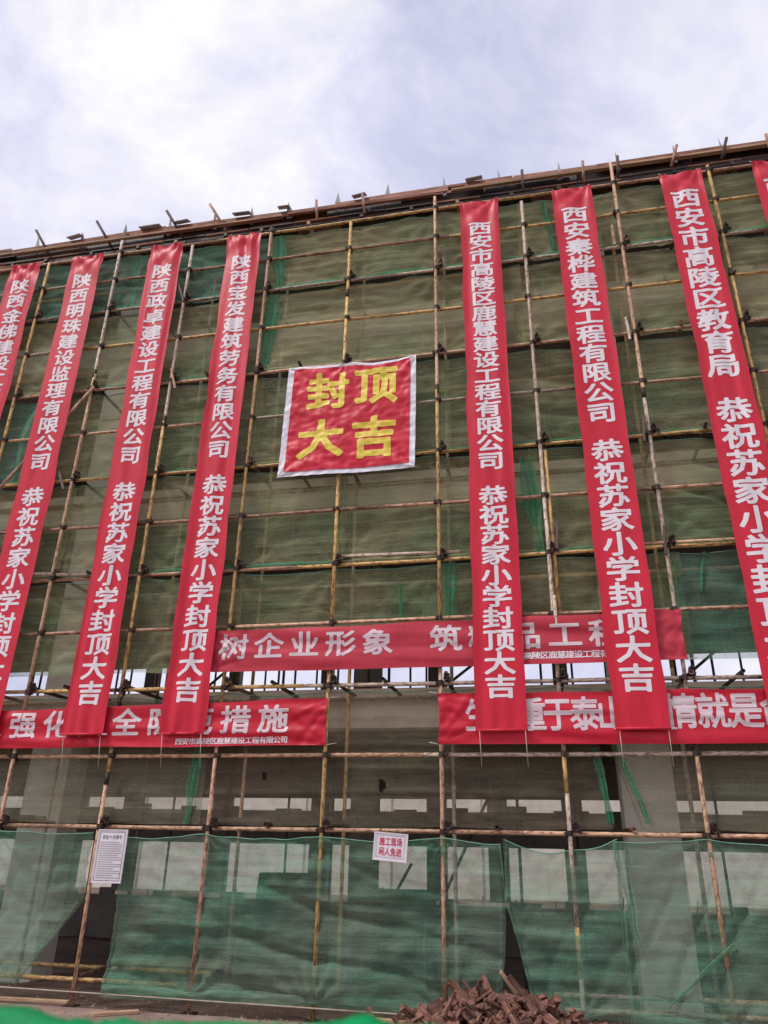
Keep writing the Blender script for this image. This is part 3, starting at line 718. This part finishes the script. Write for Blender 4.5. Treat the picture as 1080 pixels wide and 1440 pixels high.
# ------------------------------------------------------------------ lettering
_gl = {}
def glyph(ch, bold=.026, res=44):
    """filled, emboldened outline of one character in em units, origin at the middle of the em box,
    as a fine grid mesh so that the print can follow the cloth"""
    key = (ch, bold, res)
    if key in _gl: return _gl[key]
    c = bpy.data.curves.new('glyph', 'FONT'); c.body = ch; c.size = 1; c.resolution_u = 2
    o = bpy.data.objects.new('glyph', c); COL.objects.link(o)
    dg = bpy.context.evaluated_depsgraph_get(); me = bpy.data.meshes.new_from_object(o.evaluated_get(dg))
    P = np.array([v.co[:2] for v in me.vertices]); T = []; ec = {}
    P = np.round(P, 5)
    for f in me.polygons:
        q = list(f.vertices)
        for a in range(1, len(q)-1): T.append((q[0], q[a], q[a+1]))
        for a in range(len(q)):
            A, B = tuple(P[q[a]]), tuple(P[q[(a+1) % len(q)]]); k = (min(A, B), max(A, B)); ec[k] = ec.get(k, 0)+1
    E = np.array([k for k, n in ec.items() if n == 1])
    bpy.data.objects.remove(o); bpy.data.curves.remove(c); bpy.data.meshes.remove(me)
    g = np.linspace(-.06, 1.06, res+1); GX, GY = np.meshgrid(g, g-.12); Q = np.stack([GX.ravel(), GY.ravel()], 1)
    ins = np.zeros(len(Q), bool)
    for a, b, c_ in T:
        A, B, C_ = P[a], P[b], P[c_]
        def sd_(U, V): return (V[0]-U[0])*(Q[:, 1]-U[1])-(V[1]-U[1])*(Q[:, 0]-U[0])
        d1, d2, d3 = sd_(A, B), sd_(B, C_), sd_(C_, A)
        ins |= ((d1 >= 0) & (d2 >= 0) & (d3 >= 0)) | ((d1 <= 0) & (d2 <= 0) & (d3 <= 0))
    A = E[:, 0]; D = E[:, 1]-A; LL = (D**2).sum(1)+1e-12
    t = np.clip(((Q[:, None]-A[None])*D[None]).sum(2)/LL[None], 0, 1)
    dist = np.sqrt((((Q[:, None]-A[None])-t[..., None]*D[None])**2).sum(2)).min(1)
    F_ = (np.where(ins, -dist, dist)-bold).reshape(res+1, res+1)
    vs, ix, fs = [], {}, []
    def vert(k, p):
        if k not in ix: ix[k] = len(vs); vs.append(p)
        return ix[k]
    for r_ in range(res):
        for q in range(res):
            cs = [(r_, q), (r_, q+1), (r_+1, q+1), (r_+1, q)]; val = [F_[a] for a in cs]
            if min(val) >= 0: continue
            poly = []
            for a in range(4):
                c0, c1 = cs[a], cs[(a+1) % 4]; v0, v1 = val[a], val[(a+1) % 4]
                p0 = (g[c0[1]]-.5, g[c0[0]]-.12-.38); p1 = (g[c1[1]]-.5, g[c1[0]]-.12-.38)
                if v0 < 0: poly.append(vert(c0, p0))
                if (v0 < 0) != (v1 < 0):
                    w = v0/(v0-v1); poly.append(vert((min(c0, c1), max(c0, c1)), (p0[0]+w*(p1[0]-p0[0]), p0[1]+w*(p1[1]-p0[1]))))
            if len(poly) >= 3: fs.append(tuple(poly))
    _gl[key] = (vs, fs); return _gl[key]

def lettering(parent, items, surf, mat, bold=.026, res=44, off=.004, name='lettering'):
    """items: (char, x, z, width, height) in the parent's frame; surf(x, z) -> y of the cloth"""
    V, Fc = [], []
    for ch, x, z, w, h in items:
        vs, fs = glyph(ch, bold, res); n = len(V)
        for a, b in vs:
            X, Z = x+a*w, z+b*h; V.append((X, surf(X, Z)-off, Z))
        Fc += [tuple(i+n for i in f) for f in fs]
    return place(name, mesh_data(name, V, Fc, MT[mat]), parent)

def cloth(parent, x0, x1, z0, z1, surf, mat, sx=.03, sz=.07, name='cloth', edge=None, thick=.0):
    nx = max(4, int((x1-x0)/sx)); nz = max(4, int((z1-z0)/sz)); vs = []
    for j in range(nz+1):
        for i in range(nx+1):
            x = x0+(x1-x0)*i/nx; z = z0+(z1-z0)*j/nz
            if edge: x2, z2 = edge(x, z, i/nx, j/nz)
            else: x2, z2 = x, z
            vs.append((x2, surf(x2, z2), z2))
    n = nx+1; fs = [(j*n+i, j*n+i+1, (j+1)*n+i+1, (j+1)*n+i) for j in range(nz) for i in range(nx)]
    return place(name, mesh_data(name, vs, fs, MT[mat], True), parent)

# tall banners ---------------------------------------------------------
ZT, ZB = 11.98, 3.15
WISH = '恭祝苏家小学封顶大吉'
tall = [  # left x at top, drift of x from top to bottom, company text, z first, z last, z wish first, z wish last, em width, em height, fold strength
 (-8.23, .0, '陕西金佛建设工程有限公司', 11.43, 7.55, 6.90, 3.74, .40, .335, .8),
 (-6.92, .0, '陕西明珠建设监理有限公司', 11.37, 7.55, 6.91, 3.74, .39, .335, .7),
 (-5.30, .03, '陕西政卓建设工程有限公司', 11.34, 7.53, 6.87, 3.73, .39, .335, 1.3),
 (-3.78, -.02, '陕西宝发建筑劳务有限公司', 11.31, 7.50, 6.88, 3.74, .39, .335, 1.4),
 (.46, -.01, '西安市高陵区鹿慧建设工程有限公司', 11.34, 6.92, 6.37, 3.70, .40, .30, .6),
 (2.00, .12, '西安秦桦建筑工程有限公司', 11.37, 7.56, 6.95, 3.77, .43, .345, .6),
 (3.73, .14, '西安市高陵区教育局', 11.39, 8.17, 7.43, 3.72, .46, .40, .8),
 (5.14, .10, '西安市高陵区', 11.39, 9.2, 7.43, 3.72, .46, .40, .9)]
words = ['leftmost tall red banner, cut off by the left edge of the photo', 'tall red banner second from the left, lettered for a supervision company',
         'tall red banner with vertical folds, third from the left', 'tall red banner just left of the square one, over the end of the left slogan',
         'tall red banner right of the square one, with the smallest letters', 'tall red banner over the right end of the dull middle slogan banner',
         'tall red banner with the largest letters, near the right edge', 'tall red banner at the upper right corner, only its edge in view']
for b, (xl, dr, txt, za, zb, wa, wb, ew, eh, fs_) in enumerate(tall):
    t = empty('hanging_banner', (xl, -.115, ZB)); tag(t, words[b], 'banner', 'tall hanging congratulation banners')
    W = .64; Hh = ZT-ZB; rr = random.Random(100+b); ph = [rr.uniform(0, 6.28) for _ in range(6)]; kk = [rr.uniform(16, 22), rr.uniform(28, 36), rr.uniform(8, 11)]
    bow = rr.uniform(-.02, .02)
    def shift(z, dr=dr, Hh=Hh, bow=bow): return dr*(1-z/Hh)+bow*math.sin(math.pi*z/Hh)
    def surf(x, z, ph=ph, kk=kk, fs_=fs_, Hh=Hh, b=b, shift=shift):
        X = x-shift(z); u = X/.64; v = 1-z/Hh
        env = .45+.55*math.sin(math.pi*min(1, abs(u)))
        d = fs_*.0150*math.sin(kk[0]*X+ph[0]+1.5*math.sin(z*.55+ph[1]))*(.6+.7*noise.noise(Vector((X, z*.5, b))))
        d += fs_*.0095*math.sin(kk[1]*X+ph[2]+1.1*math.sin(z*.8+ph[3]))*max(0, noise.noise(Vector((X*1.5, z*.35, b+9)))+.25)*1.6
        d += .02*noise.noise(Vector((X*.8, z*.45, b+30)))
        # gathers fanning out of the tied top corners and the rod pocket at the foot
        g = math.exp(-v*Hh/.55); ang = math.atan2(X-.05, v*Hh+.05); ang2 = math.atan2(.59-X, v*Hh+.05)
        d += g*.017*(math.sin(9*ang+ph[4])+math.sin(10*ang2+ph[5]))
        d += math.exp(-z/.35)*.013*fs_*math.sin(34*X+ph[2]+z*2)
        return d
    def edge(x, z, u, v, shift=shift, rr=rr, b=b, Hh=Hh):
        xx = x+shift(z)+.026*noise.noise(Vector((z*1.4, 3 if u < .5 else 8, b)))*(abs(u-.5)*2)
        zz = z
        if v > .999: zz = z-.025*math.sin(math.pi*u)*1.0
        return xx, zz
    cloth(t, 0, W, .02, Hh, surf, 'red', .022, .07, 'banner_cloth', edge)
    it = []; n = len(txt)
    for k, ch in enumerate(txt):
        z = za+(zb-za)*k/(n-1)-ZB; it.append((ch, W/2+shift(z), z, ew, eh))
    for k, ch in enumerate(WISH):
        z = wa+(wb-wa)*k/9-ZB; it.append((ch, W/2+shift(z)+.01, z, ew*1.03, eh*1.02))
    lettering(t, it[:n], surf, 'letter', off=.004, name='company_lettering'); lettering(t, it[n:], surf, 'letter', off=.004, name='wish_lettering')
    pipe('bottom_rod', (shift(0)-.01, surf(.3, .02)-.004, .012), (shift(0)+W+.07, surf(.3, .02)-.004, .008), 'white_paint', t, r=.011)
    c1 = pipe('rod_sleeve', (shift(0)+.0, surf(.3, .02)-.004, .012), (shift(0)+W, surf(.3, .02)-.004, .012), 'rope', t, r=.018); c1.data = c1.data.copy(); c1.data.materials.clear(); c1.data.materials.append(MT['red'])
    for x in (.05, W-.03): pipe('tie_cord', (x+shift(0), -.01, 0), (x+shift(0)+.01, .05, -.42), 'rope', t, r=.004)
    for x in (.02, W-.02): pipe('tie_cord', (x, -.0, Hh-.01), (x, .10, Hh+.12), 'rope', t, r=.005)

# slogan banners ------------------------------------------------------
def slogan(label, x0, x1, zl0, zl1, zr0, zr1, mat, lmat, big, small, seed, y=-.055, pull=1.0, sag=.03):
    W = x1-x0; t = empty('slogan_banner', (x0, y, zl0)); tag(t, label, 'banner')
    def zz(x, v):
        u = x/W; a = (zl0*(1-u)+zr0*u)-zl0-sag*.4*math.sin(math.pi*u)+.012*noise.noise(Vector((x*.9, seed, 1)))
        b_ = (zl1*(1-u)+zr1*u)-zl0-sag*abs(math.sin(math.pi*x/1.5))*.6+.012*noise.noise(Vector((x*.9, seed, 5)))
        return a+(b_-a)*v
    def surf(x, z):
        d = .012*noise.noise(Vector((x*.9, z*3.2, seed)))
        d += .010*pull*noise.noise(Vector((x*1.6, z*14, seed+11)))
        d += .016*pull*math.sin(z*22+x*.9+2.4*noise.noise(Vector((x*.45, z, seed+3))))*(.35+.65*abs(noise.noise(Vector((x*.35, 0, seed+6)))))*.9
        ed = min(x, W-x); e = math.exp(-ed/.45)
        s = 1 if x > W/2 else -1; cx_ = W if s > 0 else 0
        for zc in (0, .6):
            ang = math.atan2(z-zc, abs(cx_-x)+.05); d += e*.009*pull*(math.sin(17*ang+seed)+.7*math.sin(29*ang+seed*2))
        return d
    def edge(x, z, u, v): return x+(.02*math.sin(math.pi*v)*(1 if u < .5 else -1) if u in (0, 1) else 0), zz(x, v)
    cloth(t, 0, W, 0, .6, surf, mat, .04, .03, 'banner_cloth', edge)
    for it, bd, nm_ in [(b_, .024, 'slogan_lettering') for b_ in big]+[(small, .018, 'small_lettering')]:
        if it: lettering(t, [(c, x-x0, z-zl0, w, h) for c, x, z, w, h in it], surf, lmat if nm_ != 'small_lettering' else 'letter', bold=bd, res=44, off=.004 if nm_ != 'small_lettering' else .006, name=nm_)
    for x, v in ((0, 0), (0, 1), (W, 0), (W, 1)): pipe('tie_cord', (x, surf(x, zz(x, v)), zz(x, v)), (x+(.12 if x else -.12), .06, zz(x, v)+.03), 'rope', t, r=.005)
def row(s, x0, pitch, z, w, h, z1=None):
    n = len(s); return [(c, x0+pitch*k, z+((z1 or z)-z)*k/max(1, n-1), w, h) for k, c in enumerate(s) if c != ' ']
SM = '西安市高陵区鹿慧建设工程有限公司'
slogan('dull pinkish red slogan banner stretched across the middle above the sky gap', -3.27, 3.08, 3.99, 4.57, 3.99, 4.64, 'red_dull', 'letter_pink',
       [row('树企业形象', -2.88, .512, 4.335, .44, .37, 4.34), row('筑精品工程', .09, .512, 4.36, .44, .37, 4.36)], row(SM, .83, .105, 4.095, .115, .10), 3)
slogan('deep red slogan banner tied across the lower left with pull creases at its right end', -9.6, -1.48, 3.0, 3.46, 3.01, 3.62, 'red_deep', 'letter_pink',
       [row('强化安全防范措施', -5.93, .53, 3.31, .44, .38, 3.35)], row(SM, -3.53, .0985, 3.065, .105, .09, 3.08), 5, pull=1.3)
slogan('deep red slogan banner tied across the lower right, under the fifth and sixth tall banners', -.03, 9.2, 3.01, 3.64, 2.99, 3.62, 'red_deep', 'letter_pink',
       [row('生命重于泰山', .50, .322, 3.36, .37, .43), row('疫情就是命令', 2.55, .36, 3.375, .385, .43)], None, 8, pull=1.2)

# square banner --------------------------------------------------------
t = empty('square_banner', (-2.44, -.10, 6.92)); tag(t, 'square red banner with white border and four yellow characters in the middle of the facade', 'banner')
SW, SH = 2.14, 1.99
def ssurf(x, z):
    d = .03*noise.fractal(Vector((x*1.1, z*1.0, 4)), 1, 2, 2)
    d += .009*math.sin((x*.5+z)*16+3*noise.noise(Vector((x, z, 2))))*noise.noise(Vector((x*1.2, z*1.2, 8)))*2
    d += .016*noise.noise(Vector((x*4.5, z*5, 1)))+.011*noise.noise(Vector((x*10, z*12, 6)))
    for cx_, cz_ in ((0, SH), (SW, SH), (0, 0), (SW, 0), (1.0, SH)):
        r_ = math.hypot(x-cx_, z-cz_); d += .014*math.exp(-r_/.5)*math.sin(10*math.atan2(z-cz_, x-cx_+1e-5)+cx_)
    return d
def sedge(x, z, u, v):
    return x-.045*(v-1)*0+(.05*(v)*(1-u)) - .02*u*(1-v), z+.012*math.sin(u*9)*(v > .5)*(v)+(-.045*math.sin(math.pi*min(1, u*2.1))*(1 if u < .5 else 0)*0)+.02*math.sin(2*math.pi*u)*v - .04*abs(math.sin(math.pi*u*2))*v
cloth(t, 0, SW, 0, SH, ssurf, 'white_cloth', .018, .018, 'white_border', sedge)
cloth(t, .10, SW-.09, .075, SH-.055, lambda x, z: ssurf(x, z)-.009, 'red', .018, .018, 'red_panel', sedge)
lettering(t, [('封', .73, 1.47, .70, .68), ('顶', 1.50, 1.50, .70, .70), ('大', .65, .62, .76, .70), ('吉', 1.49, .58, .72, .72)], ssurf, 'letter_yellow', bold=.036, res=70, off=.014)
for x, z in ((.06, SH), (SW, SH), (0, 0), (SW-.02, 0)): pipe('tie_cord', (x, ssurf(x, z), z), (x+(.05 if x > 1 else -.05), .10, z+.05), 'rope', t, r=.005)

# signs -----------------------------------------------------------------
t = empty('notice_board', (-4.22, -.17, 1.965), (.0, .0, 0)); tag(t, 'tall white notice board of printed rules hung beside the walk-in opening', 'sign')
boxes('board', [(-.205, .205, 0, .012, -.62, 0)], MT['white_paint'], t)
boxes('printed_frame', [(-.175, .175, -.003, -.001, -.033, -.029), (-.175, .175, -.003, -.001, -.592, -.588), (-.177, -.173, -.0035, -.0015, -.588, -.033), (.173, .177, -.0035, -.0015, -.588, -.033)], MT['ink'], t)
boxes('raised_rim', [(-.205, .205, -.006, 0, -.012, 0), (-.205, .205, -.006, 0, -.62, -.608), (-.205, -.193, -.006, 0, -.608, -.012), (.193, .205, -.006, 0, -.608, -.012)], MT['white_paint'], t)
lettering(t, [(c, -.115+.046*k, -.09, .047, .052) for k, c in enumerate('安全十大禁令')], lambda x, z: -.001, 'ink', bold=.01, res=24, off=.002)
rl = random.Random(5); bl = []
for k in range(17):
    z = -.145-.0255*k; e_ = .155 if rl.random() < .6 else rl.uniform(-.02, .12)
    x = -.155
    while x < e_:
        w = rl.uniform(.012, .03); bl.append((x, x+w, -.003, -.001, z-.009, z)); x += w+.004
boxes('printed_lines', bl, MT['ink_grey'], t)
t = empty('warning_sign', (-.585, -.17, 1.975), (0, R(4), 0)); tag(t, 'small white sign with red warning characters hung from the lowest rail', 'sign')
boxes('board', [(-.205, .205, 0, .012, -.31, 0)], MT['white_paint'], t)
boxes('raised_rim', [(-.205, .205, -.006, 0, -.014, 0), (-.205, .205, -.006, 0, -.31, -.296), (-.205, -.191, -.006, 0, -.296, -.014), (.191, .205, -.006, 0, -.296, -.014)], MT['white_paint'], t)
boxes('printed_frame', [(-.168, .168, -.003, -.001, -.034, -.031), (-.168, .168, -.003, -.001, -.272, -.269), (-.170, -.167, -.0035, -.0015, -.269, -.034), (.167, .170, -.0035, -.0015, -.269, -.034)], MT['ink_grey'], t)
lettering(t, [(c, -.105+.07*k, -.098, .068, .095) for k, c in enumerate('施工现场')]+[(c, -.105+.07*k, -.208, .068, .095) for k, c in enumerate('闲人免进')], lambda x, z: -.001, 'ink_red', bold=.022, res=30, off=.002)
for t_ in bpy.data.objects:
    if t_.name.startswith(('notice_board', 'warning_sign')):
        for x in (-.17, .17): pipe('hanging_wire', (x, .006, -.02), (x, .20, .05), 'dark_pipe', t_, r=.004)

# ------------------------------------------------------------------ heap of timber offcuts
ro = random.Random(21); blk = []
for k in range(10):
    bx_, by_, bz_ = ro.uniform(.07, .13), ro.uniform(.05, .10), ro.uniform(.02, .05)
    if k > 5: bx_, by_, bz_ = ro.uniform(.18, .34), ro.uniform(.035, .05), ro.uniform(.02, .04)
    v, f = box_vf(-bx_, bx_, -by_, by_, -bz_, bz_)
    v = [(x+ro.uniform(-.008, .008), y+ro.uniform(-.008, .008), z+ro.uniform(-.005, .005)) for x, y, z in v]
    blk.append(mesh_data('timber_offcut', v, f, MT['offcut']))
def heap(x, y):
    a = math.exp(-((x-.45)/.55)**2)*.34+math.exp(-((x-1.15)/.42)**2)*.22+math.exp(-((x-.0)/.28)**2)*.07
    return a*math.exp(-((y+.38)/.42)**2)
cnt = 0
while cnt < 290:
    x = ro.gauss(.55, .62); y = ro.gauss(-.42, .30)
    h = heap(x, y)
    if h < .03 and ro.random() < .8 or x < -.75 or x > 1.9 or y > -.08: continue
    me = ro.choice(blk[:6] if ro.random() < .72 else blk[6:])
    lvl = ro.random()**.5
    o = place('timber_offcut', me, None, (x, y, .07+h*lvl+ro.uniform(0, .02)), (ro.uniform(-1.0, 1.0), ro.uniform(-1.0, 1.0), ro.uniform(0, 6.28)))
    s = ro.uniform(.38, .80); o.scale = (s, s, s)
    tag(o, 'brown timber offcut in the heap at the foot of the scaffold', 'offcut', 'timber offcuts in the heap'); cnt += 1
vs, fs = [], []
for _ in range(1500):
    x = ro.gauss(.6, .85); y = ro.gauss(-.5, .35)
    if y > -.1: continue
    q = ro.uniform(.008, .035); z = .057+heap(x, y)*ro.random()*.8; n_ = len(vs); a = ro.uniform(0, 6)
    for (u, v, w) in ((1, 0, 0), (-.3, .5, 0), (-.9, -.4, 0), (.1, .1, .6)):
        vs.append((x+q*(u*math.cos(a)-v*math.sin(a))*1.5, y+q*(u*math.sin(a)+v*math.cos(a)), z+w*q+.003))
    fs += [(n_, n_+1, n_+3), (n_+1, n_+2, n_+3), (n_+2, n_, n_+3)]
tag(place('wood_crumbs', mesh_data('wood_crumbs', vs, fs, MT['offcut'])), 'brown chips and splinters strewn around the offcut heap', 'wood chips', kind='stuff')
for (x, y, z, ln, rx, ry, rz, lab) in ((.82, -.25, .40, .55, .3, .9, .3, 'longer pinkish batten leaning at the back of the offcut heap'), (-.35, -.30, .10, .8, 0, .05, .15, 'long batten lying at the left end of the offcut heap'), (-4.9, -.30, .09, 1.0, 0, 0, .04, 'pale plank lying on the ground at the foot of the leftmost standard'), (-3.6, -.62, .075, .5, 0, 0, .7, 'short thin stick on the ground before the middle net')):
    o = boxes('timber_batten', [(-ln/2, ln/2, -.035, .035, -.017, .017)], MT['timber'], None, bevel=.003); o.location = (x, y, z); o.rotation_euler = (rx, ry, rz); tag(o, lab, 'batten')

# ------------------------------------------------------------------ barrier in the foreground, draped with bright net
bar = empty('net_barrier', (0, -8.6, 0)); tag(bar, 'bright green net draped over a low barrier right in front of the camera', 'barrier')
def zbar(x):
    return 1.5600+.036*(x-.56)+.014/(1+math.exp((x-.50)/.010))+.013*math.exp(-((x-.985)/.035)**2)+.004*noise.noise(Vector((x*9, 0, 0)))+.004*noise.noise(Vector((x*60, 4, 0)))
pipe('rail', (-2.5, 0, 1.485), (4.0, 0, 1.485), 'pipe_rust', bar)
for x in (-2.2, .05, 2.4, 3.9): pipe('post', (x, .05, 0), (x, .05, 1.46), 'pipe_rust', bar)
vs, fs = [], []; n = 900; mr = 14
for i in range(n+1):
    x = -2.5+6.5*i/n
    for j in range(mr):
        a = j/(mr-1); zt = zbar(x)-.012
        if a < .5: y = -.03-.03*(1-a*2)+.02*math.sin(x*22)*(1-a*2); z = zt-(1-a*2)**1.5*1.0
        else: y = .03+.05*(a*2-1)+.03*math.sin(x*17)*(a*2-1); z = zt-(a*2-1)**1.5*.7
        vs.append((x, y, z+.004*noise.noise(Vector((x*30, a*9, 0)))))
fs = [(i*mr+j, (i+1)*mr+j, (i+1)*mr+j+1, i*mr+j+1) for i in range(n) for j in range(mr-1)]
place('draped_net', mesh_data('draped_net', vs, fs, MT['net_fence'], True), bar)
